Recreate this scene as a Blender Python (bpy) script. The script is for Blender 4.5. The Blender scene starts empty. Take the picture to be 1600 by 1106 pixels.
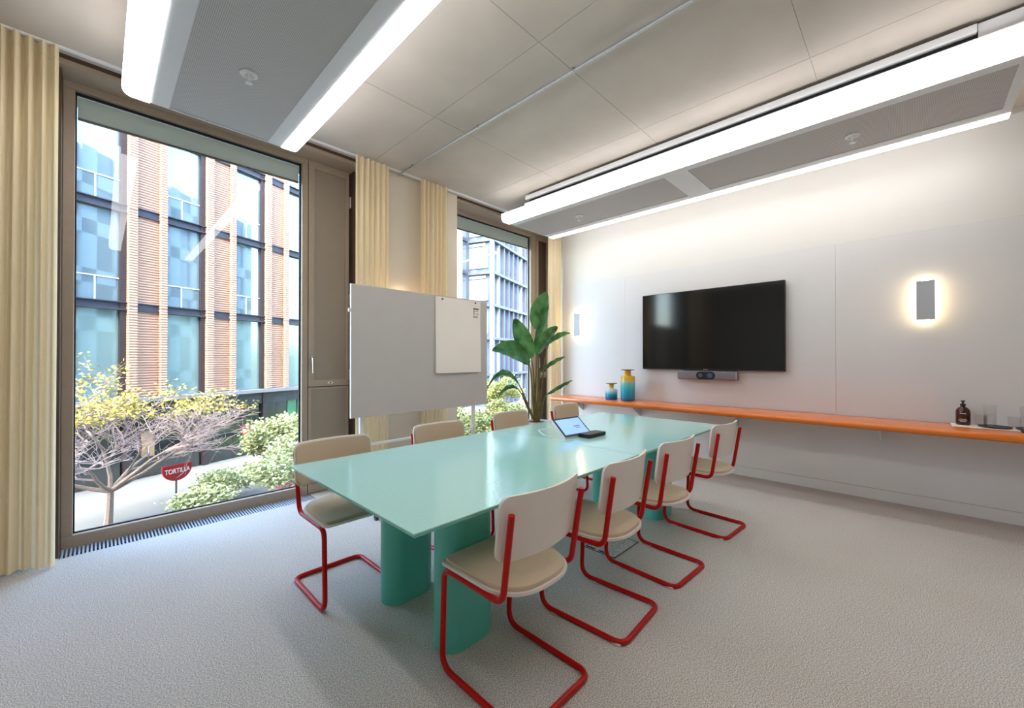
import bpy, bmesh, math, random
from mathutils import Vector, Matrix

# ------------------------------------------------------------------ camera, world, sun, exposure
S = bpy.context.scene
COL = S.collection
YAW, PITCH = math.radians(44.44), math.radians(.334)
FWD = Vector((math.cos(YAW) * math.cos(PITCH), math.sin(YAW) * math.cos(PITCH), math.sin(PITCH)))
cam_d = bpy.data.cameras.new('camera')
cam_d.sensor_width = 36.0
cam_d.lens = 632.3 / 1600 * 36
cam_d.shift_y = 3.86 / 1600
cam_d.clip_start, cam_d.clip_end = .05, 500
cam = bpy.data.objects.new('camera', cam_d)
COL.objects.link(cam)
cam.location = (0, 0, 1.43)
cam.rotation_euler = FWD.to_track_quat('-Z', 'Y').to_euler()
S.camera = cam

world = bpy.data.worlds.new('world')
S.world = world
world.use_nodes = True
wn = world.node_tree
for n_ in list(wn.nodes):
    wn.nodes.remove(n_)
w_sky = wn.nodes.new('ShaderNodeTexSky')
w_sky.sky_type = 'NISHITA'
w_sky.sun_disc = False
w_sky.sun_elevation = math.radians(42)
w_sky.sun_rotation = math.radians(235)
w_sky.air_density = 1.0
w_sky.dust_density = 3.0
w_bg = wn.nodes.new('ShaderNodeBackground')
w_bg.inputs['Strength'].default_value = 2.3
w_out = wn.nodes.new('ShaderNodeOutputWorld')
wn.links.new(w_sky.outputs[0], w_bg.inputs['Color'])
wn.links.new(w_bg.outputs[0], w_out.inputs['Surface'])

sun_d = bpy.data.lights.new('sun', 'SUN')
sun_d.energy = 1.5
sun_d.angle = math.radians(3)
sun_d.color = (1, .95, .86)
sun = bpy.data.objects.new('sun', sun_d)
COL.objects.link(sun)
sun.location = (-20, -10, 30)
sun.rotation_euler = Vector((.66, .40, -.64)).to_track_quat('-Z', 'Y').to_euler()

LAMP = 6.2          # radiance of the ceiling light diffusers
S.view_settings.view_transform = 'Standard'
S.view_settings.look = 'None'
S.view_settings.gamma = 1.0
S.view_settings.use_curve_mapping = False
S.view_settings.exposure = 0.66

R = math.radians
PI = math.pi
rnd = random.Random(7)


# ------------------------------------------------------------------ materials
def lin(r, g, b):
    f = lambda c: c / 12.92 if c <= .04045 else ((c + .055) / 1.055) ** 2.4
    return (f(r / 255), f(g / 255), f(b / 255), 1)


def mat(name, rgb, rough=.5, metal=0, spec=.5, var=0, vscale=8, bump=0, bscale=60, detail=3, emit=0, emit_rgb=None,
        trans=0, ior=1.45, coat=0, sheen=0, vec='Object', rgb2=None):
    m = bpy.data.materials.new(name)
    m.use_nodes = True
    nt = m.node_tree
    p = nt.nodes['Principled BSDF']
    c = lin(*rgb)
    p.inputs['Base Color'].default_value = c
    p.inputs['Roughness'].default_value = rough
    p.inputs['Metallic'].default_value = metal
    p.inputs['Specular IOR Level'].default_value = spec
    p.inputs['IOR'].default_value = ior
    p.inputs['Transmission Weight'].default_value = trans
    p.inputs['Coat Weight'].default_value = coat
    p.inputs['Coat Roughness'].default_value = .08
    p.inputs['Sheen Weight'].default_value = sheen
    tc = nt.nodes.new('ShaderNodeTexCoord')
    if var or rgb2:
        nz = nt.nodes.new('ShaderNodeTexNoise')
        nz.inputs['Scale'].default_value = vscale
        nz.inputs['Detail'].default_value = detail
        nt.links.new(tc.outputs[vec], nz.inputs['Vector'])
        cr = nt.nodes.new('ShaderNodeValToRGB')
        cr.color_ramp.elements[0].position = .3
        cr.color_ramp.elements[1].position = .7
        if rgb2:
            cr.color_ramp.elements[0].color = c
            cr.color_ramp.elements[1].color = lin(*rgb2)
        else:
            cr.color_ramp.elements[0].color = (c[0] * (1 - var), c[1] * (1 - var), c[2] * (1 - var), 1)
            cr.color_ramp.elements[1].color = tuple(min(1, x * (1 + var)) for x in c[:3]) + (1,)
        nt.links.new(nz.outputs['Fac'], cr.inputs['Fac'])
        nt.links.new(cr.outputs['Color'], p.inputs['Base Color'])
    if bump:
        bz = nt.nodes.new('ShaderNodeTexNoise')
        bz.inputs['Scale'].default_value = bscale
        bz.inputs['Detail'].default_value = 2
        nt.links.new(tc.outputs[vec], bz.inputs['Vector'])
        bp = nt.nodes.new('ShaderNodeBump')
        bp.inputs['Strength'].default_value = bump
        bp.inputs['Distance'].default_value = .01
        nt.links.new(bz.outputs['Fac'], bp.inputs['Height'])
        nt.links.new(bp.outputs['Normal'], p.inputs['Normal'])
    if emit:
        p.inputs['Emission Color'].default_value = lin(*(emit_rgb or rgb))
        p.inputs['Emission Strength'].default_value = emit
    return m


M = {}
M['carpet'] = mat('carpet_loop', (190, 184, 177), .95, spec=.1, bump=.3, bscale=420)
M['concrete'] = mat('board_cast_concrete', (194, 184, 173), .8, spec=.25, var=.10, vscale=1.6, detail=8, bump=.08, bscale=40)
M['joint'] = mat('dark_joint', (188, 178, 168), .9)
M['wall'] = mat('white_wall_paint', (214, 211, 205), .6, spec=.3, var=.01, vscale=4)
M['wall_panel'] = mat('matt_grey_wall_panel', (211, 208, 206), .45, spec=.35, var=.01, vscale=3)
M['wall_low'] = mat('pale_grey_lower_wall', (226, 224, 221), .5, spec=.3, var=.01, vscale=3)
M['pier'] = mat('cream_pier_paint', (226, 214, 196), .7, spec=.2, var=.02, vscale=3)
M['bronze'] = mat('bronze_anodised_aluminium', (170, 153, 134), .42, metal=.15, spec=.4, var=.03, vscale=30)
M['bronze_dark'] = mat('dark_bronze_aluminium', (84, 66, 52), .5, metal=.3, var=.03, vscale=20)
M['panel_grey'] = mat('bronze_grey_panel', (152, 139, 124), .5, metal=.1, var=.02, vscale=10)
M['gasket'] = mat('black_gasket', (24, 25, 30), .6, var=.05, vscale=40)
M['track'] = mat('white_track', (236, 234, 232), .4, var=.01, vscale=20)
M['steel'] = mat('brushed_steel', (190, 190, 192), .3, metal=.9, var=.04, vscale=60)
M['galv'] = mat('galvanised_conduit', (186, 192, 198), .35, metal=.7, var=.06, vscale=30)
M['white_metal'] = mat('white_powder_coat', (228, 228, 228), .4, var=.01, vscale=20)
M['plate_grey'] = mat('pale_grey_powder_coat', (172, 174, 178), .45, var=.01, vscale=20)
M['white_trim'] = mat('white_beam_casing', (224, 224, 226), .45, var=.01, vscale=12)
M['red'] = mat('red_tube_lacquer', (184, 6, 3), .3, spec=.35, var=.04, vscale=12)
M['ply_white'] = mat('white_lacquered_ply', (232, 222, 214), .4, spec=.4, var=.015, vscale=14)
M['beige'] = mat('beige_wool_upholstery', (206, 183, 155), .9, spec=.15, var=.05, vscale=220, bump=.25, bscale=500, sheen=.3)
M['teal'] = mat('teal_lacquer_leg', (96, 190, 175), .32, spec=.45, var=.02, vscale=6)
M['glide'] = mat('white_plastic_glide', (226, 222, 218), .5, var=.02, vscale=30)
M['orange'] = mat('orange_lacquer', (228, 118, 26), .24, spec=.6, var=.04, vscale=5, coat=.4)
M['black_gloss'] = mat('black_screen_glass', (9, 9, 11), .1, spec=.6, var=.05, vscale=3)
M['black'] = mat('black_plastic', (22, 22, 24), .45, var=.06, vscale=30)
M['grey_fabric'] = mat('grey_speaker_fabric', (122, 116, 122), .8, var=.12, vscale=300)
M['lens'] = mat('camera_lens', (70, 92, 120), .08, spec=.9, var=.1, vscale=40)
M['paper'] = mat('white_paper', (246, 236, 226), .85, var=.01, vscale=5, bump=.08, bscale=6)
M['board'] = mat('pale_grey_pinboard', (196, 190, 184), .75, var=.015, vscale=6)
M['ink'] = mat('dark_print', (70, 68, 72), .8, var=.05, vscale=30)
M['ink_white'] = mat('white_print', (225, 220, 215), .7, var=.03, vscale=30)
M['amber'] = mat('amber_bottle_glass', (62, 22, 12), .12, spec=.7, var=.1, vscale=20)
M['pot'] = mat('white_planter', (232, 230, 226), .35, var=.02, vscale=9)
M['soil'] = mat('dark_soil', (62, 46, 34), .95, var=.3, vscale=40)
M['stem'] = mat('green_brown_stem', (112, 110, 54), .6, var=.2, vscale=8, rgb2=(86, 66, 40))
M['tray'] = mat('charcoal_tray', (58, 60, 66), .4, var=.05, vscale=20)
M['grille_dark'] = mat('dark_trench', (30, 40, 56), .7, var=.1, vscale=20)
M['grille'] = mat('aluminium_grille_slat', (196, 204, 214), .35, metal=.5, var=.03, vscale=60)
M['screen'] = mat('lit_tablet_screen', (120, 160, 226), .25, emit=.75, var=.05, vscale=12)
M['screen_text'] = mat('tablet_screen_text', (110, 96, 176), .3, emit=.4, var=.02, vscale=12)
# outdoors
M['steel_dark'] = mat('dark_painted_steel', (50, 52, 66), .5, var=.08, vscale=4)
M['fac_pane'] = mat('blue_grey_facade_glass', (136, 156, 164), .02, metal=.5, spec=.8, var=.06, vscale=.35)
M['fac_pane_b'] = mat('pale_green_facade_glass', (132, 156, 154), .03, metal=.3, spec=.8, var=.06, vscale=.3)
M['fac_dark'] = mat('dark_shop_glass', (26, 36, 38), .08, spec=.8, ior=1.6, var=.4, vscale=.6)
M['mull'] = mat('dark_brown_mullion', (48, 40, 44), .5, var=.08, vscale=3)
M['ledge'] = mat('grey_stone_ledge', (112, 114, 120), .7, var=.06, vscale=2)
M['far_white'] = mat('white_blind_panel', (132, 142, 144), .6, var=.04, vscale=.6)
M['far_steel'] = mat('blue_grey_cladding', (70, 75, 92), .5, var=.06, vscale=1)
M['far_glass'] = mat('blue_curtain_wall_glass', (70, 88, 110), .06, spec=.8, ior=1.6, var=.3, vscale=.5)
M['pave'] = mat('pale_paving', (112, 110, 107), .85, var=.08, vscale=.7, detail=6)
M['lawn'] = mat('pale_green_lawn', (104, 116, 70), .95, var=.3, vscale=3, detail=8)
M['kerb'] = mat('granite_kerb', (124, 122, 120), .8, var=.1, vscale=6)
M['bark'] = mat('pale_bark', (134, 116, 104), .9, var=.2, vscale=14)
M['twig'] = mat('grey_brown_twig', (138, 120, 116), .9, var=.2, vscale=6)
M['leaf_y'] = mat('yellow_leaf', (176, 150, 40), .7, rgb2=(150, 150, 84), vscale=2.2)
M['leaf_p'] = mat('pale_green_leaf', (176, 178, 132), .7, rgb2=(146, 156, 104), vscale=2.5)
M['leaf_g'] = mat('green_leaf', (104, 124, 72), .7, rgb2=(156, 150, 92), vscale=1.5)
M['flower'] = mat('pink_flower', (160, 52, 70), .7, var=.2, vscale=5)
M['sign_red'] = mat('red_sign', (160, 16, 30), .5, var=.03, vscale=3)
M['sign_text'] = mat('white_sign_letter', (240, 232, 228), .5, var=.02, vscale=3)
M['poster_green'] = mat('green_poster', (52, 120, 84), .5, var=.2, vscale=3)
M['poster_tan'] = mat('tan_poster', (150, 122, 80), .6, var=.2, vscale=3)
M['own_pale'] = mat('pale_concrete_facade', (176, 180, 182), .8, var=.03, vscale=.8)
M['own_dark'] = mat('dark_window_glass', (52, 60, 76), .1, spec=.7, var=.2, vscale=.7)


def nodes(name):
    m = bpy.data.materials.new(name)
    m.use_nodes = True
    nt = m.node_tree
    return m, nt, nt.nodes['Principled BSDF'], nt.nodes['Material Output']


# carpet: speckled loop pile
def tune_carpet():
    nt = M['carpet'].node_tree
    p = nt.nodes['Principled BSDF']
    tc = nt.nodes.new('ShaderNodeTexCoord')
    a = nt.nodes.new('ShaderNodeTexNoise'); a.inputs['Scale'].default_value = 185; a.inputs['Detail'].default_value = 4
    b = nt.nodes.new('ShaderNodeTexNoise'); b.inputs['Scale'].default_value = 1.1; b.inputs['Detail'].default_value = 5
    r = nt.nodes.new('ShaderNodeValToRGB')
    r.color_ramp.elements[0].position, r.color_ramp.elements[1].position = .40, .60
    r.color_ramp.elements[0].color = lin(168, 164, 157)
    r.color_ramp.elements[1].color = lin(238, 234, 228)
    r2 = nt.nodes.new('ShaderNodeValToRGB')
    r2.color_ramp.elements[0].color = lin(236, 234, 232)
    r2.color_ramp.elements[1].color = (1, 1, 1, 1)
    mx = nt.nodes.new('ShaderNodeMix'); mx.data_type = 'RGBA'; mx.blend_type = 'MULTIPLY'
    mx.inputs['Factor'].default_value = 1
    for t in (a, b):
        nt.links.new(tc.outputs['Object'], t.inputs['Vector'])
    nt.links.new(a.outputs['Fac'], r.inputs['Fac'])
    nt.links.new(b.outputs['Fac'], r2.inputs['Fac'])
    nt.links.new(r.outputs['Color'], mx.inputs[6])
    nt.links.new(r2.outputs['Color'], mx.inputs[7])
    nt.links.new(mx.outputs[2], p.inputs['Base Color'])


tune_carpet()


def mk_glass(name, tint, ior):
    m, nt, p, out = nodes(name)
    nt.nodes.remove(p)
    fr = nt.nodes.new('ShaderNodeFresnel'); fr.inputs['IOR'].default_value = ior
    tr = nt.nodes.new('ShaderNodeBsdfTransparent'); tr.inputs['Color'].default_value = tint
    gl = nt.nodes.new('ShaderNodeBsdfGlossy'); gl.inputs['Roughness'].default_value = 0.0
    mx = nt.nodes.new('ShaderNodeMixShader')
    ge = nt.nodes.new('ShaderNodeNewGeometry')
    inv = nt.nodes.new('ShaderNodeMath'); inv.operation = 'SUBTRACT'; inv.inputs[0].default_value = 1
    mu = nt.nodes.new('ShaderNodeMath'); mu.operation = 'MULTIPLY'
    nt.links.new(ge.outputs['Backfacing'], inv.inputs[1])
    nt.links.new(inv.outputs[0], mu.inputs[0])
    nt.links.new(fr.outputs[0], mu.inputs[1])
    nt.links.new(mu.outputs[0], mx.inputs[0])
    nt.links.new(tr.outputs[0], mx.inputs[1])
    nt.links.new(gl.outputs[0], mx.inputs[2])
    nt.links.new(mx.outputs[0], out.inputs['Surface'])
    return m


M['pane'] = mk_glass('clear_window_glass', (.925, .975, .968, 1), 1.6)
M['tumbler'] = mk_glass('clear_tumbler_glass', (.985, .985, .99, 1), 1.4)


def mk_fabric(name, rgb, trans):
    m, nt, p, out = nodes(name)
    tc = nt.nodes.new('ShaderNodeTexCoord')
    nz = nt.nodes.new('ShaderNodeTexNoise'); nz.inputs['Scale'].default_value = 90
    nt.links.new(tc.outputs['Object'], nz.inputs['Vector'])
    cr = nt.nodes.new('ShaderNodeValToRGB')
    c = lin(*rgb)
    cr.color_ramp.elements[0].color = tuple(x * .95 for x in c[:3]) + (1,)
    cr.color_ramp.elements[1].color = c
    nt.links.new(nz.outputs['Fac'], cr.inputs['Fac'])
    nt.links.new(cr.outputs['Color'], p.inputs['Base Color'])
    p.inputs['Roughness'].default_value = .9
    p.inputs['Specular IOR Level'].default_value = .1
    t = nt.nodes.new('ShaderNodeBsdfTranslucent')
    nt.links.new(cr.outputs['Color'], t.inputs['Color'])
    mx = nt.nodes.new('ShaderNodeMixShader'); mx.inputs[0].default_value = trans
    nt.links.new(p.outputs[0], mx.inputs[1])
    nt.links.new(t.outputs[0], mx.inputs[2])
    nt.links.new(mx.outputs[0], out.inputs['Surface'])
    return m


M['blind'] = mk_fabric('grey_blind_fabric', (206, 204, 196), .55)
M['curtain'] = mk_fabric('cream_wool_curtain', (250, 233, 198), .25)
M['leaf_plant'] = mk_fabric('glossy_paddle_leaf', (62, 120, 52), .18)
_lp = M['leaf_plant'].node_tree.nodes['Principled BSDF']
for n_ in M['leaf_plant'].node_tree.nodes:
    if n_.type == 'TEX_NOISE':
        n_.inputs['Scale'].default_value = 7
    if n_.type == 'VALTORGB':
        n_.color_ramp.elements[0].position, n_.color_ramp.elements[1].position = .35, .68
        n_.color_ramp.elements[0].color = lin(40, 94, 36)
        n_.color_ramp.elements[1].color = lin(98, 152, 84)
_lp.inputs['Roughness'].default_value = .22
_lp.inputs['Specular IOR Level'].default_value = .7

# emissive diffuser of the ceiling lights
m, nt, p, out = nodes('opal_light_diffuser')
p.inputs['Base Color'].default_value = (.8, .8, .82, 1)
p.inputs['Emission Color'].default_value = (1, .985, .99, 1)
p.inputs['Emission Strength'].default_value = LAMP
M['diffuser'] = m
m, nt, p, out = nodes('warm_led_strip')
p.inputs['Emission Color'].default_value = (1, .76, .42, 1)
p.inputs['Emission Strength'].default_value = 13
M['led'] = m
m, nt, p, out = nodes('frosted_lamp_end')
p.inputs['Emission Color'].default_value = (1, .8, .5, 1)
p.inputs['Emission Strength'].default_value = 12
M['led_soft'] = m

# perforated metal of the chilled-beam panels
m, nt, p, out = nodes('perforated_grey_metal')
tc = nt.nodes.new('ShaderNodeTexCoord')
vo = nt.nodes.new('ShaderNodeTexVoronoi'); vo.inputs['Scale'].default_value = 110; vo.inputs['Randomness'].default_value = 0
cr = nt.nodes.new('ShaderNodeValToRGB')
cr.color_ramp.elements[0].position, cr.color_ramp.elements[1].position = .36, .46
cr.color_ramp.elements[0].color = lin(70, 68, 68)
cr.color_ramp.elements[1].color = lin(196, 192, 190)
nt.links.new(tc.outputs['Object'], vo.inputs['Vector'])
nt.links.new(vo.outputs['Distance'], cr.inputs['Fac'])
nt.links.new(cr.outputs['Color'], p.inputs['Base Color'])
p.inputs['Roughness'].default_value = .5
M['perforated'] = m

# back-painted rippled glass of the table top
m, nt, p, out = nodes('teal_rippled_glass_top')
tc = nt.nodes.new('ShaderNodeTexCoord')
nz = nt.nodes.new('ShaderNodeTexNoise'); nz.inputs['Scale'].default_value = 46; nz.inputs['Detail'].default_value = 1.5
nv = nt.nodes.new('ShaderNodeTexNoise'); nv.inputs['Scale'].default_value = 160
cr = nt.nodes.new('ShaderNodeValToRGB')
cr.color_ramp.elements[0].color = lin(160, 216, 207)
cr.color_ramp.elements[1].color = lin(182, 227, 219)
bp_ = nt.nodes.new('ShaderNodeBump'); bp_.inputs['Strength'].default_value = .07; bp_.inputs['Distance'].default_value = .01
nt.links.new(tc.outputs['Object'], nz.inputs['Vector'])
nt.links.new(tc.outputs['Object'], nv.inputs['Vector'])
nt.links.new(nv.outputs['Fac'], cr.inputs['Fac'])
nt.links.new(cr.outputs['Color'], p.inputs['Base Color'])
nt.links.new(nz.outputs['Fac'], bp_.inputs['Height'])
nt.links.new(bp_.outputs['Normal'], p.inputs['Normal'])
p.inputs['Roughness'].default_value = .09
p.inputs['Specular IOR Level'].default_value = .6
p.inputs['IOR'].default_value = 1.65
M['table_top'] = m
M['table_edge'] = mat('green_glass_edge', (120, 206, 190), .15, spec=.6, var=.03, vscale=20)

# ribbed terracotta
m, nt, p, out = nodes('ribbed_terracotta')
tc = nt.nodes.new('ShaderNodeTexCoord')
wv = nt.nodes.new('ShaderNodeTexWave'); wv.wave_type = 'BANDS'; wv.bands_direction = 'Z'
wv.inputs['Scale'].default_value = 2.9
wv.inputs['Distortion'].default_value = 0
cr = nt.nodes.new('ShaderNodeValToRGB')
cr.color_ramp.elements[0].position, cr.color_ramp.elements[1].position = .05, .35
cr.color_ramp.elements[0].color = lin(136, 102, 86)
cr.color_ramp.elements[1].color = lin(178, 140, 118)
bp_ = nt.nodes.new('ShaderNodeBump'); bp_.inputs['Strength'].default_value = .6; bp_.inputs['Distance'].default_value = .03
nt.links.new(tc.outputs['Object'], wv.inputs['Vector'])
nt.links.new(wv.outputs['Fac'], cr.inputs['Fac'])
nt.links.new(cr.outputs['Color'], p.inputs['Base Color'])
nt.links.new(wv.outputs['Fac'], bp_.inputs['Height'])
nt.links.new(bp_.outputs['Normal'], p.inputs['Normal'])
p.inputs['Roughness'].default_value = .7
M['terracotta'] = m


# coloured glass of the two vases: yellow neck running into turquoise and blue
def mk_vase(name, stops, h):
    m, nt, p, out = nodes(name)
    tc = nt.nodes.new('ShaderNodeTexCoord')
    sp = nt.nodes.new('ShaderNodeSeparateXYZ')
    mr = nt.nodes.new('ShaderNodeMapRange'); mr.inputs['From Max'].default_value = h
    cr = nt.nodes.new('ShaderNodeValToRGB')
    els = cr.color_ramp.elements
    while len(els) < len(stops):
        els.new(.5)
    for e_, (pos, rgb) in zip(els, stops):
        e_.position = pos
        e_.color = lin(*rgb)
    nt.links.new(tc.outputs['Object'], sp.inputs[0])
    nt.links.new(sp.outputs['Z'], mr.inputs['Value'])
    nt.links.new(mr.outputs[0], cr.inputs['Fac'])
    nt.links.new(cr.outputs['Color'], p.inputs['Base Color'])
    p.inputs['Roughness'].default_value = .05
    p.inputs['Transmission Weight'].default_value = .15
    p.inputs['Specular IOR Level'].default_value = .6
    return m


# ------------------------------------------------------------------ geometry helpers
class MB:
    def __init__(self):
        self.v, self.f = [], []

    def add(self, vs, fs):
        o = len(self.v)
        self.v += [tuple(q) for q in vs]
        self.f += [tuple(i + o for i in q) for q in fs]
        return self

    def box(self, x0, x1, y0, y1, z0, z1):
        vs = [(x, y, z) for z in (z0, z1) for y in (y0, y1) for x in (x0, x1)]
        return self.add(vs, [(0, 2, 3, 1), (4, 5, 7, 6), (0, 1, 5, 4), (2, 6, 7, 3), (0, 4, 6, 2), (1, 3, 7, 5)])

    def rbox(self, x0, x1, y0, y1, z0, z1, b=.005, seg=2):
        bm = bmesh.new()
        bmesh.ops.create_cube(bm, size=1)
        for q in bm.verts:
            q.co = Vector(((x0 + x1) / 2 + q.co.x * (x1 - x0), (y0 + y1) / 2 + q.co.y * (y1 - y0), (z0 + z1) / 2 + q.co.z * (z1 - z0)))
        bmesh.ops.bevel(bm, geom=bm.edges[:], offset=b, segments=seg, profile=.5, affect='EDGES')
        return self.bm(bm)

    def bm(self, bm):
        bm.verts.index_update()
        self.add([q.co[:] for q in bm.verts], [[q.index for q in fc.verts] for fc in bm.faces])
        bm.free()
        return self

    def tube(self, pts, r, n=10, cap=True):
        pts = [Vector(q) for q in pts]
        rr = r if isinstance(r, (list, tuple)) else [r] * len(pts)
        t0 = (pts[1] - pts[0]).normalized()
        up = Vector((0, 0, 1)) if abs(t0.z) < .9 else Vector((1, 0, 0))
        nrm = (up - t0 * up.dot(t0)).normalized()
        rings = []
        for i, q in enumerate(pts):
            a = pts[max(i - 1, 0)]
            b = pts[min(i + 1, len(pts) - 1)]
            t = (b - a).normalized()
            nrm = nrm - t * nrm.dot(t)
            if nrm.length < 1e-6:
                nrm = t.orthogonal()
            nrm.normalize()
            bn = t.cross(nrm)
            rings.append([q + (nrm * math.cos(2 * PI * k / n) + bn * math.sin(2 * PI * k / n)) * rr[i] for k in range(n)])
        vs = [q for ring in rings for q in ring]
        fs = []
        for i in range(len(pts) - 1):
            for k in range(n):
                k2 = (k + 1) % n
                fs.append((i * n + k, i * n + k2, (i + 1) * n + k2, (i + 1) * n + k))
        if cap:
            fs.append(tuple(range(n - 1, -1, -1)))
            fs.append(tuple((len(pts) - 1) * n + k for k in range(n)))
        return self.add(vs, fs)

    def lathe(self, prof, n=24, c=(0, 0, 0)):
        vs = [(c[0] + r * math.cos(2 * PI * k / n), c[1] + r * math.sin(2 * PI * k / n), c[2] + z) for r, z in prof for k in range(n)]
        fs = []
        for i in range(len(prof) - 1):
            for k in range(n):
                k2 = (k + 1) % n
                fs.append((i * n + k, i * n + k2, (i + 1) * n + k2, (i + 1) * n + k))
        fs.append(tuple(range(n - 1, -1, -1)))
        fs.append(tuple((len(prof) - 1) * n + k for k in range(n)))
        return self.add(vs, fs)

    def prism(self, poly, z0, z1, axis='z'):
        n = len(poly)
        def P(a, b, c):
            return (a, b, c) if axis == 'z' else ((a, c, b) if axis == 'y' else (c, a, b))
        vs = [P(a, b, z0) for a, b in poly] + [P(a, b, z1) for a, b in poly]
        fs = [tuple(range(n - 1, -1, -1)), tuple(range(n, 2 * n))]
        for k in range(n):
            k2 = (k + 1) % n
            fs.append((k, k2, n + k2, n + k))
        return self.add(vs, fs)

    def grid(self, fn, nu, nv):
        vs = [fn(i / nu, j / nv) for j in range(nv + 1) for i in range(nu + 1)]
        fs = [(j * (nu + 1) + i, j * (nu + 1) + i + 1, (j + 1) * (nu + 1) + i + 1, (j + 1) * (nu + 1) + i)
              for j in range(nv) for i in range(nu)]
        return self.add(vs, fs)

    def mesh(self, name, m, smooth=False):
        me = bpy.data.meshes.new(name)
        me.from_pydata(self.v, [], self.f)
        bm = bmesh.new()
        bm.from_mesh(me)
        bmesh.ops.recalc_face_normals(bm, faces=bm.faces[:])
        bm.to_mesh(me)
        bm.free()
        me.materials.append(M[m] if isinstance(m, str) else m)
        if smooth:
            me.polygons.foreach_set('use_smooth', [True] * len(me.polygons))
            me.set_sharp_from_angle(angle=R(38))
        return me

    def obj(self, name, m, parent=None, smooth=False, loc=None):
        o = bpy.data.objects.new(name, self.mesh(name, m, smooth))
        COL.objects.link(o)
        if parent:
            o.parent = parent
        if loc:
            o.location = loc
        return o


def inst(me, name, parent=None, loc=(0, 0, 0), rz=0):
    o = bpy.data.objects.new(name, me)
    COL.objects.link(o)
    o.parent = parent
    o.location = loc
    o.rotation_euler = (0, 0, rz)
    return o


def tag(o, label, cat, group=None):
    o['label'] = label
    o['category'] = cat
    if group:
        o['group'] = group
    return o


def thing(name, label, cat, loc=(0, 0, 0), rz=0, group=None):
    o = bpy.data.objects.new(name, None)
    o.empty_display_size = .1
    COL.objects.link(o)
    o.location = loc
    o.rotation_euler = (0, 0, rz)
    return tag(o, label, cat, group)


def struct(o):
    o['kind'] = 'structure'
    return o


def sempty(name, loc=(0, 0, 0)):
    o = bpy.data.objects.new(name, None)
    COL.objects.link(o)
    o.location = loc
    return struct(o)


def dup(root, loc, rz, label=None, group=None):
    r = root.copy()
    COL.objects.link(r)
    r.location = loc
    r.rotation_euler = (0, 0, rz)
    if label:
        r['label'] = label
    if group:
        r['group'] = group
    for ch in list(root.children):
        c = ch.copy()
        COL.objects.link(c)
        c.parent = r
        for g in list(ch.children):
            d = g.copy()
            COL.objects.link(d)
            d.parent = c
    return r


def fillet(pts, rad, seg=6):
    """round the inner corners of a polyline"""
    pts = [Vector(q) for q in pts]
    out = [pts[0]]
    for i in range(1, len(pts) - 1):
        r = rad[i - 1] if isinstance(rad, (list, tuple)) else rad
        p0, p1, p2 = pts[i - 1], pts[i], pts[i + 1]
        a, b = (p0 - p1).normalized(), (p2 - p1).normalized()
        ang = a.angle(b)
        d = min(r / math.tan(ang / 2), (p0 - p1).length * .49, (p2 - p1).length * .49)
        s, e_ = p1 + a * d, p1 + b * d
        for k in range(seg + 1):
            t = k / seg
            out.append(s * (1 - t) ** 2 + p1 * 2 * t * (1 - t) + e_ * t * t)
    out.append(pts[-1])
    return out


def rrect(x0, x1, y0, y1, r, seg=5):
    out = []
    for cx, cy, a0 in ((x1 - r, y1 - r, 0), (x0 + r, y1 - r, 90), (x0 + r, y0 + r, 180), (x1 - r, y0 + r, 270)):
        for k in range(seg + 1):
            a = R(a0 + 90 * k / seg)
            out.append((cx + r * math.cos(a), cy + r * math.sin(a)))
    return out


# ================================================================== THE ROOM
XW, YW, ZC = 5.535, 4.53, 3.6          # tv wall plane, window plane, ceiling
XL, YB = -2.4, -1.7                     # walls behind the camera

fl = MB().box(XL - .1, XW + .2, YB - .1, 4.33, -.15, 0)
fl.box(XL - .1, -.2, 4.33, 4.6, -.15, 0)
fl.box(1.56, 3.36, 4.33, 4.6, -.15, 0)
fl.box(5.5, XW + .2, 4.33, 4.6, -.15, 0)
struct(fl.obj('floor', 'carpet'))

ceil = struct(MB().box(XL - .1, XW + .25, YB - .1, 4.9, ZC + .0035, ZC + .3).obj('ceiling', 'joint'))
xs = [XL - .1, -.86, .62, 2.10, 3.58, 5.06, XW + .03]
ys = [YB - .1, -.78, .50, 1.80, 3.03, 4.29]
for i in range(len(xs) - 1):
    for j in range(len(ys) - 1):
        g = .0018
        MB().box(xs[i] + g, xs[i + 1] - g, ys[j] + g, ys[j + 1] - g, ZC, ZC + .0035).obj('ceiling_panel', 'concrete', ceil)

wr = struct(MB().box(XW + .012, XW + .25, YB - .1, 4.6, 0, ZC + .003).obj('wall_right', 'joint'))
yj = [YB, -1.2, .56, 3.05, 4.53]
for a, b in zip(yj[:-1], yj[1:]):
    MB().box(XW, XW + .012, a + .001, b - .001, .835, 2.66).obj('wall_panel', 'wall_panel', wr)
MB().box(XW + .004, XW + .012, YB, 4.53, 2.662, 3.553).obj('upper_wall_band', 'wall', wr)
MB().box(XW, XW + .012, YB, 4.53, .113, .833).obj('lower_wall_panel', 'wall_low', wr)
struct(MB().box(XW - .003, XW + .012, YB, 4.53, 0, .11).obj('baseboard_right', 'wall_low'))
struct(MB().box(XL - .1, XW + .2, YB - .1, YB, 0, ZC).obj('wall_back', 'wall'))
struct(MB().box(XL - .1, XL, YB, 4.6, 0, ZC).obj('wall_left', 'wall'))
wwin = struct(MB().box(XL, -.36, 4.36, 4.6, 0, ZC + .003).obj('wall_window', 'pier'))
MB().box(2.03, 3.33, 4.29, 4.6, 0, ZC + .003).obj('pier', 'pier', wwin)
MB().box(-.5, 5.6, 4.62, 4.9, -.4, 0).obj('sill_slab', 'own_pale', wwin)
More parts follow.
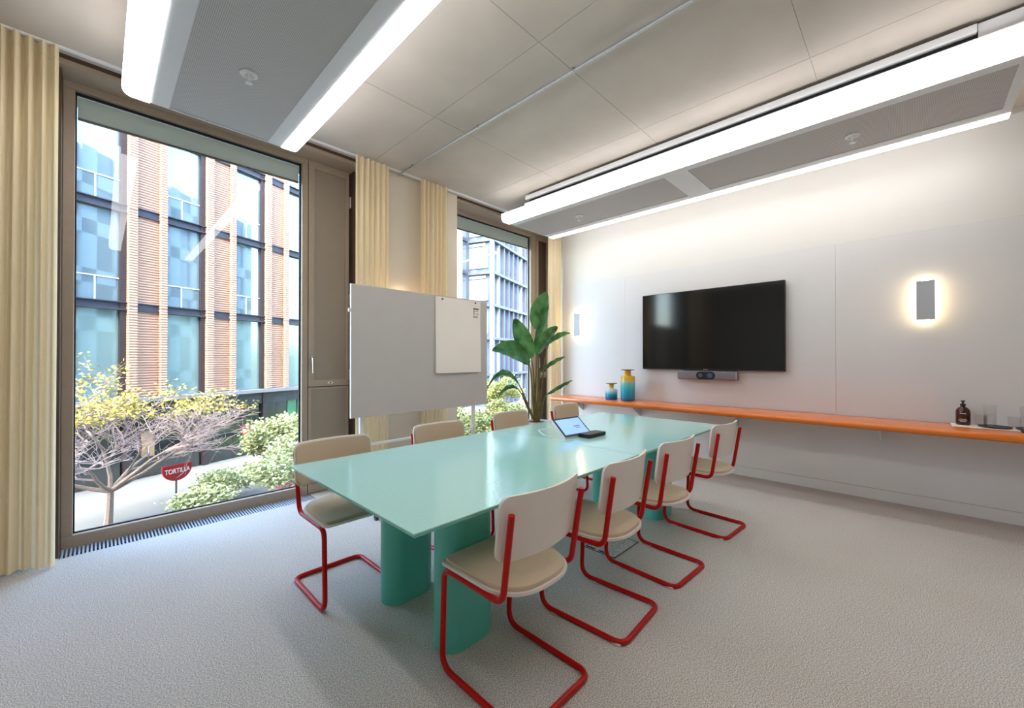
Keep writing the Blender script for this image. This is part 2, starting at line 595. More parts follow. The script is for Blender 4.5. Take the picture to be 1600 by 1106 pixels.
MB().box(-.6, 5.6, 4.60, 4.9, 3.57, 3.9).obj('lintel', 'own_pale', wwin)
MB().box(-.36, -.20, 4.36, 4.62, 0, 3.57).obj('jamb_lining', 'bronze_dark', wwin)
# bronze bulkhead over each window, white curtain track in front
for nm, a, b in (('trim_1', -.36, 2.03), ('trim_2', 3.33, XW)):
    t = struct(MB().box(a, b, 4.30, 4.60, 3.535, 3.6).obj(nm, 'bronze'))
    MB().box(a, b, 4.285, 4.30, 3.575, 3.6).obj('shadow_strip', 'bronze_dark', t)
tr = struct(MB().box(XL, XW - .01, 4.185, 4.215, 3.588, 3.6).obj('trim_3', 'track'))


def window(nm, x0, x1, g0, g1, ypl=4.53):
    """frame outer x0..x1, glass g0..g1"""
    w = sempty(nm, (0, 0, 0))
    MB().rbox(x0, x1, ypl, ypl + .09, 3.485, 3.566, .004).obj('head_rail', 'bronze', w)
    MB().rbox(x0, x1, ypl, ypl + .09, 0.0, .092, .004).obj('bottom_rail', 'bronze', w)
    MB().rbox(x0, g0, ypl, ypl + .09, .092, 3.485, .004).obj('side_rail', 'bronze', w)
    MB().rbox(g1, x1, ypl, ypl + .09, .092, 3.485, .004).obj('side_rail', 'bronze', w)
    # black gasket round the glass
    gk = MB()
    gk.box(g0, g1, ypl + .045, ypl + .06, .092, .101).box(g0, g1, ypl + .045, ypl + .06, 3.466, 3.485)
    gk.box(g0, g0 + .009, ypl + .045, ypl + .06, .092, 3.485).box(g1 - .014, g1, ypl + .045, ypl + .06, .092, 3.485)
    gk.obj('gasket', 'gasket', w)
    MB().box(g0 + .004, g1 - .004, ypl + .05, ypl + .056, .096, 3.48).obj('window_pane', 'pane', w)
    b = MB().rbox(g0 + .012, g1 - .016, ypl + .062, ypl + .085, 3.30, 3.462, .004).obj('roller_blind', 'blind', w)
    MB().box(g0 + .012, g1 - .016, ypl + .060, ypl + .087, 3.289, 3.299).obj('blind_bar', 'bronze_dark', b)
    return w


window('window_1', -.20, 1.54, -.137, 1.482)
window('window_2', 3.40, 5.20, 3.481, 5.075)
MB().box(3.33, 3.40, 4.50, 4.62, 0, 3.566).obj('jamb_lining', 'bronze_dark', wwin)


MB().box(1.994, 2.032, 4.45, 4.62, 0, 3.566).obj('jamb_lining', 'bronze_dark', wwin)


def vent(x0, x1, mid, label, fin):
    t = thing('ventilation_panel', label, 'panel', ((x0 + x1) / 2, 4.53, 0))
    a, b = x0 - (x0 + x1) / 2, x1 - (x0 + x1) / 2
    w = .058
    MB().box(a, b, 0, .08, 0, 3.56).obj('casing', 'bronze_dark', t, loc=(0, .02, 0))
    lf = MB()
    lf.box(a, a + w, -.005, .02, mid + .005, 3.54).box(b - w, b - .02, -.005, .02, mid + .005, 3.54)
    lf.box(a + w, b - w, -.005, .02, 3.46, 3.54).box(a + w, b - w, -.005, .02, mid + .005, mid + .075)
    lf.obj('leaf_frame', 'bronze', t)
    MB().box(a + w, b - w, .008, .02, mid + .075, 3.46).obj('upper_infill', fin, t)
    lo = MB()
    lo.box(a, a + .03, -.003, .02, .01, mid - .005).box(b - .05, b - .02, -.003, .02, .01, mid - .005)
    lo.box(a + .03, b - .05, -.003, .02, mid - .025, mid - .005).box(a + .03, b - .05, -.003, .02, .01, .09)
    lo.obj('lower_frame', 'bronze', t)
    MB().box(a + .03, b - .05, .008, .02, .09, mid - .025).obj('lower_infill', fin, t)
    h = MB().rbox(a + .018, a + .040, -.022, -.005, mid + .27, mid + .33, .004).obj('handle', 'steel', t)
    MB().tube(fillet([(a + .03, -.02, mid + .31), (a + .03, -.05, mid + .31), (a + .035, -.05, mid + .15)], .015), .009, 8).obj('lever', 'steel', h, True)
    lk = MB().prism([(.03 * math.cos(k * PI / 8) + (a + b) / 2, .012 * math.sin(k * PI / 8) + mid + .04) for k in range(16)], -.014, -.005, 'y').obj('lock', 'white_metal', t)
    MB().prism([(.009 * math.cos(k * PI / 6) + (a + b) / 2, .007 * math.sin(k * PI / 6) + mid + .04) for k in range(12)], -.017, -.014, 'y').obj('keyhole', 'black', lk)
    for hz in (mid + .12, 2.1, 3.2):
        MB().tube([(b - .008, -.012, hz - .06), (b - .008, -.012, hz + .06)], .010, 8).obj('hinge', 'steel', t, True)
    return t


vent(1.545, 1.995, 1.13, 'bronze framed ventilation panel with lever handle beside the wide window', 'panel_grey')
vent(5.205, 5.53, 1.13, 'dark bronze ventilation panel between window and curtain in the corner', 'bronze_dark')


def grille(x0, x1, label):
    t = thing('floor_grille', label, 'grille', ((x0 + x1) / 2, 4.43, 0))
    w = (x1 - x0) / 2
    MB().box(-w, w, -.1, .1, -.12, -.05).obj('trench', 'grille_dark', t)
    MB().box(-w, w, -.1, -.094, -.05, .001).box(-w, w, .094, .1, -.05, .001).obj('edge_frame', 'grille', t)
    s = MB()
    n = int(2 * w / .0215)
    for k in range(n):
        x = -w + .01 + k * .0215
        s.box(x, x + .0105, -.094, .094, -.03, 0)
    o = s.obj('slat_row', 'grille', t)
    o['kind'] = 'stuff'


grille(-.2, 1.56, 'slatted floor trench grille along the foot of the wide window')
grille(3.36, 5.5, 'slatted floor trench grille below the window behind the plant')


# ------------------------------------------------------------------ ceiling beams with light strips
def beam(x0, label):
    y0, y1 = -.56, 3.95
    t = thing('ceiling_light_beam', label, 'ceiling light', (x0, 0, 0))
    W = 1.162
    zb = 3.30
    # casing
    cs = MB()
    cs.box(.03, W - .03, y0, y1, zb + .035, zb + .10)
    cs.box(.06, W - .06, y0 + .02, y1 - .37, zb + .10, 3.46)
    cs.obj('casing', 'white_trim', t)
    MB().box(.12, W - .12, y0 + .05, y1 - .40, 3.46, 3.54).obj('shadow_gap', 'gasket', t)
    MB().rbox(.075, W - .075, y0 + .24, y1 - .37, 3.515, 3.565, .004).obj('top_cornice', 'white_trim', t)
    MB().box(.10, W - .10, y0, y0 + .235, 3.40, 3.57).obj('end_box', 'white_trim', t)
    hn = MB()
    for yy in (.2, 1.7, 3.2):
        hn.box(.3, .36, yy, yy + .04, 3.56, 3.6).box(W - .36, W - .3, yy, yy + .04, 3.56, 3.6)
    hn.obj('hanger', 'steel', t)
    # flat margins and end margins of the soffit
    mg = MB()
    mg.box(.148, .255, y0, y1, zb, zb + .035).box(W - .255, W - .148, y0, y1, zb, zb + .035)
    mg.box(.255, W - .255, y1 - .012, y1, zb, zb + .035).box(.255, W - .255, y0, y0 + .05, zb, zb + .035)
    mg.box(.255, W - .255, 1.56, 1.80, zb, zb + .035)
    mg.obj('soffit_frame', 'white_trim', t)
    for a, b in ((y0 + .05, 1.56), (1.80, y1 - .012)):
        MB().box(.255, W - .255, a, b, zb + .006, zb + .034).obj('perforated_panel', 'perforated', t)
    # opal diffusers: rounded lower corners
    for s in (0, 1):
        prof = [(.147, zb + .034), (.147, zb - .004), (.055, zb - .004)]
        for k in range(1, 7):
            a = R(270 - 15 * k)
            prof.append((.055 + .055 * math.cos(a), zb + .051 + .055 * math.sin(a)))
        prof += [(0, zb + .098), (.029, zb + .098), (.029, zb + .034)]
        if s:
            prof = [(W - a, b) for a, b in prof]
        MB().prism(prof, y0, y1, 'y').obj('light_diffuser', 'diffuser', t, True)
    return t


beam(.102, 'white ceiling beam with two light strips running to the wide window')
beam(3.823, 'white ceiling beam with two light strips beside the television wall')


def sprinkler(x, y, label):
    t = thing('sprinkler_head', label, 'sprinkler', (x, y, 3.3062), 0, 'sprinklers in the ceiling beams')
    ring = [(.026, 0), (.052, 0), (.052, -.006), (.044, -.012), (.030, -.010), (.026, -.004)]
    MB().lathe([(.028, -.001), (.052, -.001), (.052, -.007), (.044, -.012), (.030, -.012), (.028, -.006)], 20).obj('rosette', 'white_metal', t, True)
    fr = MB().tube([(.014, 0, -.002), (.014, 0, -.04), (.004, 0, -.058)], .004, 6).tube([(-.014, 0, -.002), (-.014, 0, -.04), (-.004, 0, -.058)], .004, 6)
    fr.obj('yoke', 'white_metal', t, True)
    MB().tube([(0, 0, -.002), (0, 0, -.052)], .005, 6).obj('bulb', 'white_metal', t, True)
    MB().lathe([(.006, -.055), (.022, -.060), (.022, -.063), (.006, -.066)], 14).obj('deflector', 'white_metal', t, True)


sprinkler(.682, 3.096, 'white sprinkler head in the beam that runs to the wide window')
sprinkler(4.426, .331, 'white sprinkler head in the television-side beam, at the end by the sconce')
sprinkler(4.404, 3.083, 'white sprinkler head in the television-side beam, at the end by the plant')

ct = thing('ceiling_conduit', 'thin galvanised conduit pipe running across the concrete ceiling', 'pipe', (2.47, 1.5, 3.58))
MB().tube([(-.03, 2.76, .0), (.04, -3.1, 0)], .0095, 10).obj('pipe', 'galv', ct, True)
for yy in (2.45, 1.35, .28, -.75, -1.8):
    MB().rbox(-.014 - yy * .0119, .014 - yy * .0119, yy - .009, yy + .009, -.012, .0199, .003).obj('clip', 'steel', ct)


# ------------------------------------------------------------------ curtains
def curtain(x0, x1, y, label, seed, pitch=.075, amp=.028, gap=None):
    t = thing('curtain', label, 'curtain', ((x0 + x1) / 2, y, 0), 0, 'cream floor-length curtains')
    w = x1 - x0
    n = max(int(w / .006), 24)
    ph = seed * 1.7

    def off(s, z):
        k = z / 3.59
        a = math.sin(2 * PI * s / pitch + ph)
        fine = math.copysign(abs(a) ** .7, a) * amp * (.75 + .25 * k)
        broad = math.sin(2 * PI * s / (pitch * 3.1) + ph * 2 + .6 * (1 - k)) * .022 * (1 - k * .75)
        return fine + broad

    def P(u, v, za, zb, extra=0):
        s = u * w
        z = za + (zb - za) * v
        drift = .012 * math.sin(5 * u + seed) * (1 - z / 3.59)
        return (s - w / 2 + drift, off(s, z) - extra, z)
    hem = lambda u: .018 + .012 * math.sin(9 * u + seed)
    MB().grid(lambda u, v: P(u, v, hem(u), 3.50), n, 14).obj('cloth', 'curtain', t, True)
    MB().grid(lambda u, v: P(u, v, 3.50, 3.588, .002), n, 2).obj('heading_band', 'curtain', t, True)
    return t


curtain(-1.35, -.205, 4.205, 'long cream curtain drawn to the left of the wide window', 1, .058)
curtain(1.885, 2.262, 4.165, 'cream curtain hanging between ventilation panel and pinboard', 2, .062, .022)
curtain(2.675, 3.085, 4.165, 'cream curtain hanging between pinboard and the window behind the plant', 3, .062, .022)
curtain(5.17, 5.50, 4.215, 'cream curtain hanging in the corner beside the end of the orange shelf', 4, .08, .024)


# ------------------------------------------------------------------ television wall
sh = thing('wall_shelf', 'long orange lacquered shelf along the television wall', 'shelf', (5.25, 1.2, 0))
pr = [(.274, .776), (-.262, .776)]
for k in range(9):
    a = R(270 - 22.5 * k)
    pr.append((-.256 + .024 * math.cos(a), .805 + .029 * math.sin(a)))
pr += [(.274, .834)]
bm = MB().prism(pr, YB + .01 - 1.2, 4.03 - 1.2, 'y')
bm.obj('board', 'orange', sh, True)
for yy in (-1.0, .3, 1.6, 2.6):
    MB().prism([(.283, .776), (.283, .60), (.27, .60), (.0, .765), (.0, .776)], yy, yy + .012, 'y').obj('bracket', 'white_metal', sh)

tv = thing('television', 'large wall-mounted television with dark glossy screen', 'television', (5.47, 1.893, 1.81))
# measured on the wall plane, the set stands 7 cm proud of it
k = 5.455 / 5.535
hw, hh = .875 * k, .531 * k
MB().rbox(-.015, .04, -hw, hw, -hh, hh, .006).obj('body', 'black', tv)
MB().box(-.0165, -.0148, -hw + .008, hw - .008, -hh + .018, hh - .008).obj('screen', 'black_gloss', tv)
MB().box(.04, .064, -.3, .3, -.2, .2).obj('wall_mount', 'black', tv)
MB().box(-.0172, -.0163, -.03, .03, -hh + .006, -hh + .013).obj('logo_mark', 'steel', tv)
tv.location = (5.47, 1.893 * k, 1.43 + (1.8135 - 1.43) * k)

sb = thing('video_bar', 'grey video conferencing bar with two camera lenses below the television', 'camera bar', (5.42, 1.855, 1.218))
MB().rbox(0, .09, -.365, .365, -.055, .055, .012, 3).obj('housing', 'grey_fabric', sb, True)
MB().box(.09, .114, -.1, .1, -.03, .03).obj('bracket', 'black', sb)
fp = MB().prism(rrect(-.115, .115, -.05, .05, .049), -.006, .0, 'x').obj('lens_plate', 'black', sb)
for yy in (-.055, .06):
    r_ = .032 if yy < 0 else .026
    MB().prism([(yy + r_ * math.cos(k_ * PI / 10), r_ * math.sin(k_ * PI / 10)) for k_ in range(20)], -.014, -.006, 'x').obj('lens', 'lens', fp)
MB().box(-.002, 0, -.361, -.352, -.05, .05).obj('end_trim', 'steel', sb)
MB().box(-.002, 0, .352, .361, -.05, .05).obj('end_trim', 'steel', sb)


def sconce(loc, rz, label):
    t = thing('wall_sconce', label, 'wall lamp', loc, rz, 'backlit plate wall lamps')
    # local: wall at x=0, room towards -x
    MB().rbox(-.075, -.069, -.062, .062, -.185, .185, .0025).obj('shade_plate', 'plate_grey', t)
    MB().box(-.069, 0, -.03, .03, -.17, .17).obj('spine', 'white_metal', t)
    MB().box(-.060, -.012, -.0318, -.0304, -.165, .165).obj('led_strip', 'led', t)
    MB().box(-.060, -.012, .0304, .0318, -.165, .165).obj('led_strip', 'led', t)
    MB().box(-.05, -.02, -.028, .028, .17, .195).obj('end_cap', 'led_soft', t)
    MB().box(-.05, -.02, -.028, .028, -.195, -.17).obj('end_cap', 'led_soft', t)
    return t


sconce((XW, -.115, 1.985), 0, 'backlit white plate sconce above the soap bottle on the shelf')
sconce((XW, 3.87, 1.985), 0, 'backlit white plate sconce between corner curtain and television')
sconce((2.47, 4.29, 2.0), R(90), 'backlit white plate sconce on the pier behind the pinboard')


def vase(loc, h, r, neck, label, stops):
    t = thing('glass_vase', label, 'vase', loc, 0, 'coloured glass vases on the shelf')
    hb = h - .085
    prof = [(.0, .0), (r * .94, .0), (r, .012), (r, hb - .02), (r * .93, hb - .004), (r * .55, hb), (neck, hb + .012), (neck, h - .012), (neck * .8, h - .012),
            (neck * .8, hb + .02), (r * .5, hb - .012), (r * .92, hb - .028), (r * .92, .02), (.0, .016)]
    prof[0] = (.002, 0); prof[-1] = (.002, .016)
    MB().lathe(prof, 28).obj('body', mk_vase('vase_glass', stops, h), t, True)
    MB().lathe([(neck * .8, h - .014), (r * .92, h - .006), (r * .95, h), (r * .92, h + .003), (neck * .8, h - .008)], 28).obj('rim', 'vase_rim', t, True)
    return t


M['vase_rim'] = mat('dark_amber_rim', (98, 76, 58), .15, spec=.6, var=.1, vscale=20)
vase((5.29, 3.135, .8345), .235, .088, .037, 'short round glass vase, clear over turquoise and blue with yellow neck',
     [(0, (10, 60, 150)), (.16, (0, 120, 190)), (.34, (40, 180, 205)), (.55, (196, 222, 224)), (.68, (226, 222, 200)), (.8, (236, 184, 50))])
vase((5.29, 2.87, .8345), .44, .099, .045, 'tall glass vase fading from yellow neck to turquoise base',
     [(0, (10, 70, 150)), (.08, (0, 140, 190)), (.36, (40, 188, 204)), (.56, (120, 200, 190)), (.66, (222, 190, 90)), (.82, (240, 178, 20))])

# soap bottle, tray, tumblers, notepad at the other end of the shelf
sp = thing('soap_bottle', 'brown pump soap bottle with black cap standing on the orange shelf', 'bottle', (5.43, -.345, .8395))
MB().lathe([(.042, 0), (.046, .006), (.046, .115), (.042, .135), (.030, .152), (.015, .162), (.015, .170)], 24).obj('body', 'amber', sp, True)
pu = MB().lathe([(.018, .168), (.018, .185), (.014, .189), (.007, .190), (.007, .205), (.012, .206), (.014, .214), (.010, .217)], 16).obj('pump', 'black', sp, True)
MB().rbox(-.055, 0, -.006, .006, .206, .214, .003).obj('spout', 'black', pu)
pt = MB()
for zz, wd, hz in ((.100, .42, .008), (.050, .5, .005), (.040, .62, .004), (.031, .4, .004)):
    for q in range(7):
        a0 = PI - .06 - wd + 2 * wd * q / 7
        a1 = a0 + 2 * wd / 7 * .8
        pt.add([(.0466 * math.cos(a0), .0466 * math.sin(a0), zz), (.0466 * math.cos(a1), .0466 * math.sin(a1), zz),
                (.0466 * math.cos(a1), .0466 * math.sin(a1), zz + hz), (.0466 * math.cos(a0), .0466 * math.sin(a0), zz + hz)], [(0, 1, 2, 3)])
pt.obj('label_print', 'ink_white', sp)['kind'] = 'stuff'

tag(MB().rbox(5.28, 5.52, -1.05, -.27, .8345, .839, .002).obj('paper_mat', 'paper'), 'white paper mat lying on the orange shelf under bottle and tumblers', 'mat')
for yy, lab in ((-.525, 'charcoal oval tray under the tumblers beside the soap bottle'), (-.735, 'charcoal oval tray under the tumblers farther from the soap bottle')):
    tt = thing('drinks_tray', lab, 'tray', (5.385, yy, .8395))
    MB().lathe([(.084, 0), (.096, .004), (.100, .013), (.097, .013), (.090, .005), (.05, .004)], 28).obj('dish', 'tray', tt, True)


def tumbler(loc, label):
    t = thing('glass_tumbler', label, 'glass', loc, 0, 'clear tumblers in stacks on the shelf')
    MB().lathe([(.029, 0), (.035, .004), (.0385, .094), (.0365, .094), (.033, .009), (.004, .008)], 24).obj('wall', 'tumbler', t, True)
    return t


for yy, nm in ((-.50, 'nearer the soap bottle'), (-.70, 'farther from the soap bottle')):
    tumbler((5.40, yy, .844), 'clear glass tumbler, lower one of the stack ' + nm)
    tumbler((5.40, yy, .9385), 'clear glass tumbler, upper one of the stack ' + nm)
tumbler((5.458, -.452, .844), 'clear glass tumbler standing singly between the stack and the soap bottle')
tumbler((5.458, -.640, .844), 'clear glass tumbler standing singly between the two stacks')
nb = thing('black_notebook', 'closed black notebook lying at the front edge of the orange shelf', 'notebook', (5.235, -.80, .8345))
MB().rbox(-.04, .04, -.15, .15, 0, .014, .002).obj('cover', 'black', nb)
MB().box(-.038, .036, -.146, .146, .003, .011).obj('pages', 'paper', nb)


# ------------------------------------------------------------------ conference table
TX0, TX1, TXM, TY0, TY1, TZ = .793, 4.155, 2.475, 1.272, 2.605, .80
tb = thing('conference_table', 'long teal glass conference table on rounded teal legs', 'table', (TXM, (TY0 + TY1) / 2, 0))
hx, hy = (TX1 - TX0) / 2, (TY1 - TY0) / 2
for a, b in ((-hx, -.0035), (.0035, hx)):
    top = MB().rbox(a, b, -hy, hy, TZ - .007, TZ, .0015, 1).obj('glass_top', 'table_top', tb)
    MB().rbox(a + .004, b - .004, -hy + .004, hy - .004, TZ - .0185, TZ - .0085, .0015, 1).obj('backing_sheet', 'table_edge', top)


def stadium(L, T, n=14):
    s = (L - T) / 2
    out = []
    for k in range(n + 1):
        a = R(-90 + 180 * k / n)
        out.append((s + T / 2 * math.cos(a), T / 2 * math.sin(a)))
    for k in range(n + 1):
        a = R(90 + 180 * k / n)
        out.append((-s + T / 2 * math.cos(a), T / 2 * math.sin(a)))
    return out


LEG = stadium(.32, .185)
for lx in (1.325, 3.605):
    for ly in (1.655, 2.205):
        MB().prism([(a + lx - TXM, b + ly - (TY0 + TY1) / 2) for a, b in LEG], 0, TZ - .019).obj('leg', 'teal', tb, True)
for cx_, cy_ in ((0, -hy + .04), (hx - .06, -hy + .04), (0, hy - .04), (hx - .06, hy - .04)):
    MB().rbox(cx_ - .035, cx_ + .035, cy_ - .03, cy_ + .012, TZ - .032, TZ - .019, .003).obj('connector_plate', 'black', tb)


# ------------------------------------------------------------------ cantilever chairs
def make_chair():
    t = thing('cantilever_chair', 'chair', 'chair')
    X = .218
    r_ = .0138
    side = [(X + .012, .060, .835), (X + .004, .118, .470), (X, .505, .470), (X, .522, .0145), (X, .012, .0145)]
    pts = fillet(side + [(-X, .012, .0145), (-X, .522, .0145), (-X, .505, .470), (-X - .004, .118, .470), (-X - .012, .060, .835)],
                 [.062, .055, .075, .06, .06, .075, .055, .062], 7)
    MB().tube(pts, r_, 12).obj('frame', 'red', t, True)

    def seat_poly(g):
        out = []
        w, f, b = .222 + g, .530 + g, .055 - g
        n = 24
        # straight front with small radius, round rear
        for k in range(7):
            a = R(90 * k / 6)
            out.append((w - .035 + .035 * math.cos(a), f - .035 + .035 * math.sin(a)))
        for k in range(7):
            a = R(90 + 90 * k / 6)
            out.append((-w + .035 + .035 * math.cos(a), f - .035 + .035 * math.sin(a)))
        for k in range(n + 1):
            a = R(180 + 180 * k / n)
            c, s = math.cos(a), math.sin(a)
            out.append((math.copysign(abs(c) ** .72, c) * w, .235 + (.235 - b) * s * abs(s) ** .0))
        return out
    sh_ = MB().prism(seat_poly(.004), .4845, .4975).obj('seat_shell', 'ply_white', t, True)
    # domed pad
    base = seat_poly(-.008)
    cx = sum(a for a, b in base) / len(base); cy = sum(b for a, b in base) / len(base)
    rings = [(1.0, .498), (1.0, .508), (.985, .514), (.93, .518), (.6, .520), (.2, .520)]
    vs = [(cx + (a - cx) * k_, cy + (b - cy) * k_, z) for k_, z in rings for a, b in base]
    n = len(base)
    fs = [(i * n + k_, i * n + (k_ + 1) % n, (i + 1) * n + (k_ + 1) % n, (i + 1) * n + k_) for i in range(len(rings) - 1) for k_ in range(n)]
    fs += [tuple(range(n - 1, -1, -1)), tuple((len(rings) - 1) * n + k_ for k_ in range(n))]
    MB().add(vs, fs).obj('seat_pad', 'beige', t, True)

    # curved backrest: outline in (s, h), bent round a vertical axis, leaning back
    def back(s, h, d):
        z = .630 + h
        y = .072 - h * .13 + .052 * (s / .245) ** 2 + d
        return (s * .985, y, z)

    def sheet(w, h0, h1, rad, d0, d1, nu=20, nv=10):
        def hrange(s):
            e_ = abs(s) - (w - rad)
            if e_ <= 0:
                return h0, h1
            c = rad - math.sqrt(max(rad * rad - e_ * e_, 0))
            return h0 + c * 1.2, h1 - c
        m_ = MB()
        ss = [math.sin(PI / 2 * (2 * i / nu - 1)) * w for i in range(nu + 1)]
        front = [[back(s, hrange(s)[0] + (hrange(s)[1] - hrange(s)[0]) * j / nv, d1) for s in ss] for j in range(nv + 1)]
        rear = [[back(s, hrange(s)[0] + (hrange(s)[1] - hrange(s)[0]) * j / nv, d0) for s in ss] for j in range(nv + 1)]
        vs_ = [q for row in front for q in row] + [q for row in rear for q in row]
        W_ = nu + 1
        N = W_ * (nv + 1)
        fs_ = []
        for j in range(nv):
            for i in range(nu):
                a, b, c, d = j * W_ + i, j * W_ + i + 1, (j + 1) * W_ + i + 1, (j + 1) * W_ + i
                fs_ += [(a, b, c, d), (N + a, N + d, N + c, N + b)]
        loop = [i for i in range(nu)] + [j * W_ + nu for j in range(nv)] + [nv * W_ + i for i in range(nu, 0, -1)] + [j * W_ for j in range(nv, 0, -1)]
        for k_ in range(len(loop)):
            a, b = loop[k_], loop[(k_ + 1) % len(loop)]
            fs_.append((a, N + a, N + b, b))
        return m_.add(vs_, fs_)
    sheet(.256, 0, .268, .04, .0, .012).obj('backrest', 'ply_white', t, True)
    sheet(.245, .010, .258, .038, .0125, .024).obj('back_pad', 'beige', t, True)
    for sx in (-1, 1):
        for yy in (.05, .43):
            MB().rbox(sx * X - .011, sx * X + .011, yy - .022, yy + .022, 0, .012, .002).obj('glide', 'glide', t)
    return t


proto = make_chair()
CH = [  # x centre, y of rear crossbar, facing, label
    (1.330, 1.020, 0, 'red cantilever chair facing the window, fourth from the television wall'),
    (2.040, 1.012, 3, 'red cantilever chair facing the window, third from the television wall'),
    (2.715, 1.010, -3, 'red cantilever chair facing the window, second from the television wall'),
    (3.665, 1.005, -4, 'red cantilever chair facing the window, closest to the television wall'),
    (1.105, 2.850, 180, 'red cantilever chair with its back to the wide window'),
    (1.975, 2.880, 180, 'red cantilever chair with its back to the pinboard'),
    (2.895, 2.960, 182, 'red cantilever chair with its back to the potted plant'),
    (3.835, 2.980, 183, 'red cantilever chair facing away from the window, closest to the shelf'),
]
for i, (x, y, a, lab) in enumerate(CH):
    if i == 0:
        proto.location = (x, y, 0)
        proto.rotation_euler = (0, 0, R(a))
        proto['label'] = lab
        proto['group'] = 'red cantilever chairs at the table'
    else:
        dup(proto, (x, y, 0), R(a), lab)


# ------------------------------------------------------------------ touch console on the table
tc_ = thing('touch_console', 'tilted touch screen console standing on the teal table', 'tablet', (2.72, 1.985, TZ))
tc_.rotation_euler = (0, 0, R(-6))
# local: screen faces -y, leaning back
cw, sl, th_ = .155, .19, R(40)
cs_, sn_ = math.cos(th_), math.sin(th_)
prof = [(-.075, 0), (-.078, .012), (-.078 + sl * cs_, .012 + sl * sn_), (-.070 + sl * cs_, .004 + sl * sn_), (-.02, 0)]
MB().prism(prof, -cw, cw, 'x').obj('stand_body', 'white_metal', tc_)


def tilt(u0, u1, v0, v1, d0, d1):
    vs = []
    for d in (d0, d1):
        for u, v in ((u0, v0), (u1, v0), (u1, v1), (u0, v1)):
            vs.append((u, -.078 + v * cs_ - d * sn_, .012 + v * sn_ + d * cs_))
    return MB().add(vs, [(3, 2, 1, 0), (4, 5, 6, 7), (0, 1, 5, 4), (1, 2, 6, 5), (2, 3, 7, 6), (3, 0, 4, 7)])


bz = tilt(-cw, cw, .0, sl, .001, .007).obj('bezel', 'black', tc_)
scr = tilt(-cw + .014, cw - .014, .016, sl - .016, .007, .0078).obj('screen', 'screen', tc_)
tilt(.01, .085, .086, .096, .0078, .0082).obj('screen_text', 'screen_text', scr)
tilt(.03, .080, .070, .078, .0078, .0082).obj('screen_text', 'screen_text', scr)
bx_ = thing('control_box', 'flat black box lying on the teal table beside the touch console', 'box', (2.83, 1.845, TZ))
bx_.rotation_euler = (0, 0, R(-2))
MB().rbox(-.13, .10, -.055, .05, .004, .032, .004).obj('case', 'black', bx_)
MB().box(-.12, .09, -.05, .045, 0, .004).obj('foot', 'tray', bx_)
cbl = MB().tube(fillet([(2.90, 2.20, TZ + .006), (2.72, 2.22, TZ + .03), (2.54, 2.19, TZ + .04), (2.50, 2.10, TZ + .02), (2.515, 2.02, TZ + .006)], .05), .005, 8)
tag(cbl.obj('console_cable', 'white_metal', None, True), 'white cable curling behind the touch console', 'cable')

# floor box lid
fb = thing('floor_box', 'carpeted square floor box lid with dark slots beneath the chairs', 'floor box', (2.77, 1.64, 0))
MB().box(-.18, .18, -.13, -.124, .0, .003).box(-.18, .18, .124, .13, 0, .003).box(-.18, -.174, -.13, .13, 0, .003).box(.174, .18, -.13, .13, 0, .003).obj('rim', 'tray', fb)
MB().box(-.174, .174, -.124, .124, 0, .002).obj('lid', 'carpet', fb)
for yy in (-.06, .05):
    MB().box(-.165, -.148, yy, yy + .075, .002, .0035).obj('cable_slot', 'black', fb)

# ------------------------------------------------------------------ pinboard with flip pad
pb = thing('mobile_pinboard', 'wide pale grey mobile pinboard on a tubular stand', 'board', (2.445, 3.65, 0), R(.3))
MB().rbox(-.833, .833, -.014, .014, .885, 2.12, .004).obj('panel', 'board', pb)
MB().box(-.838, -.833, -.012, .012, .885, 2.12).box(.833, .838, -.012, .012, .885, 2.12).obj('edge_profile', 'white_metal', pb)
for sx in (-.72, .655):
    MB().rbox(sx - .018, sx + .018, .016, .046, .05, 2.0, .004).obj('post', 'white_metal', pb)
    ft = MB().rbox(sx - .02, sx + .02, -.30, .34, .052, .085, .006).obj('foot', 'white_metal', pb)
    for yy in (-.27, .31):
        MB().prism([(yy + .025 * math.cos(q * PI / 8), .025 + .025 * math.sin(q * PI / 8)) for q in range(16)], sx - .012, sx + .012, 'x').obj('castor', 'black', ft, True)
MB().rbox(-.70, .64, .022, .040, .60, .625, .004).obj('crossbar', 'white_metal', pb)
MB().rbox(-.858, -.838, -.012, .012, 1.86, 1.895, .004).obj('knob', 'white_metal', pb)
fp_ = thing('flip_pad', 'white flip chart pad pinned to the grey board', 'flip chart', (2.845, 3.63, 0), R(.3))
MB().grid(lambda u, v: (-.318 + .636 * u, -.004 - .012 * (1 - v) ** 2 - .002 * math.sin(7 * v), 1.275 + .83 * v), 6, 14).obj('top_sheet', 'paper', fp_, True)
MB().box(-.318, .318, -.002, .004, 1.285, 2.10).obj('pad_block', 'paper', fp_)
pm = MB()
for q, (zz, w0, w1, hz) in enumerate(((2.005, .205, .29, .014), (1.985, .205, .235, .006), (1.972, .205, .225, .006), (1.985, .245, .28, .006), (1.958, .205, .23, .006),
                                     (1.955, .25, .285, .006), (1.94, .21, .235, .006), (1.935, .255, .28, .006), (1.915, .205, .275, .009))):
    pm.box(w0, w1, -.0075, -.0068, zz, zz + hz)
pm.obj('printed_mark', 'ink', fp_)
for xx in (-.235, .235):
    MB().prism([(xx + .009 * math.cos(q * PI / 6), 2.082 + .009 * math.sin(q * PI / 6)) for q in range(12)], -.016, -.007, 'y').obj('pin', 'tray', fp_, True)

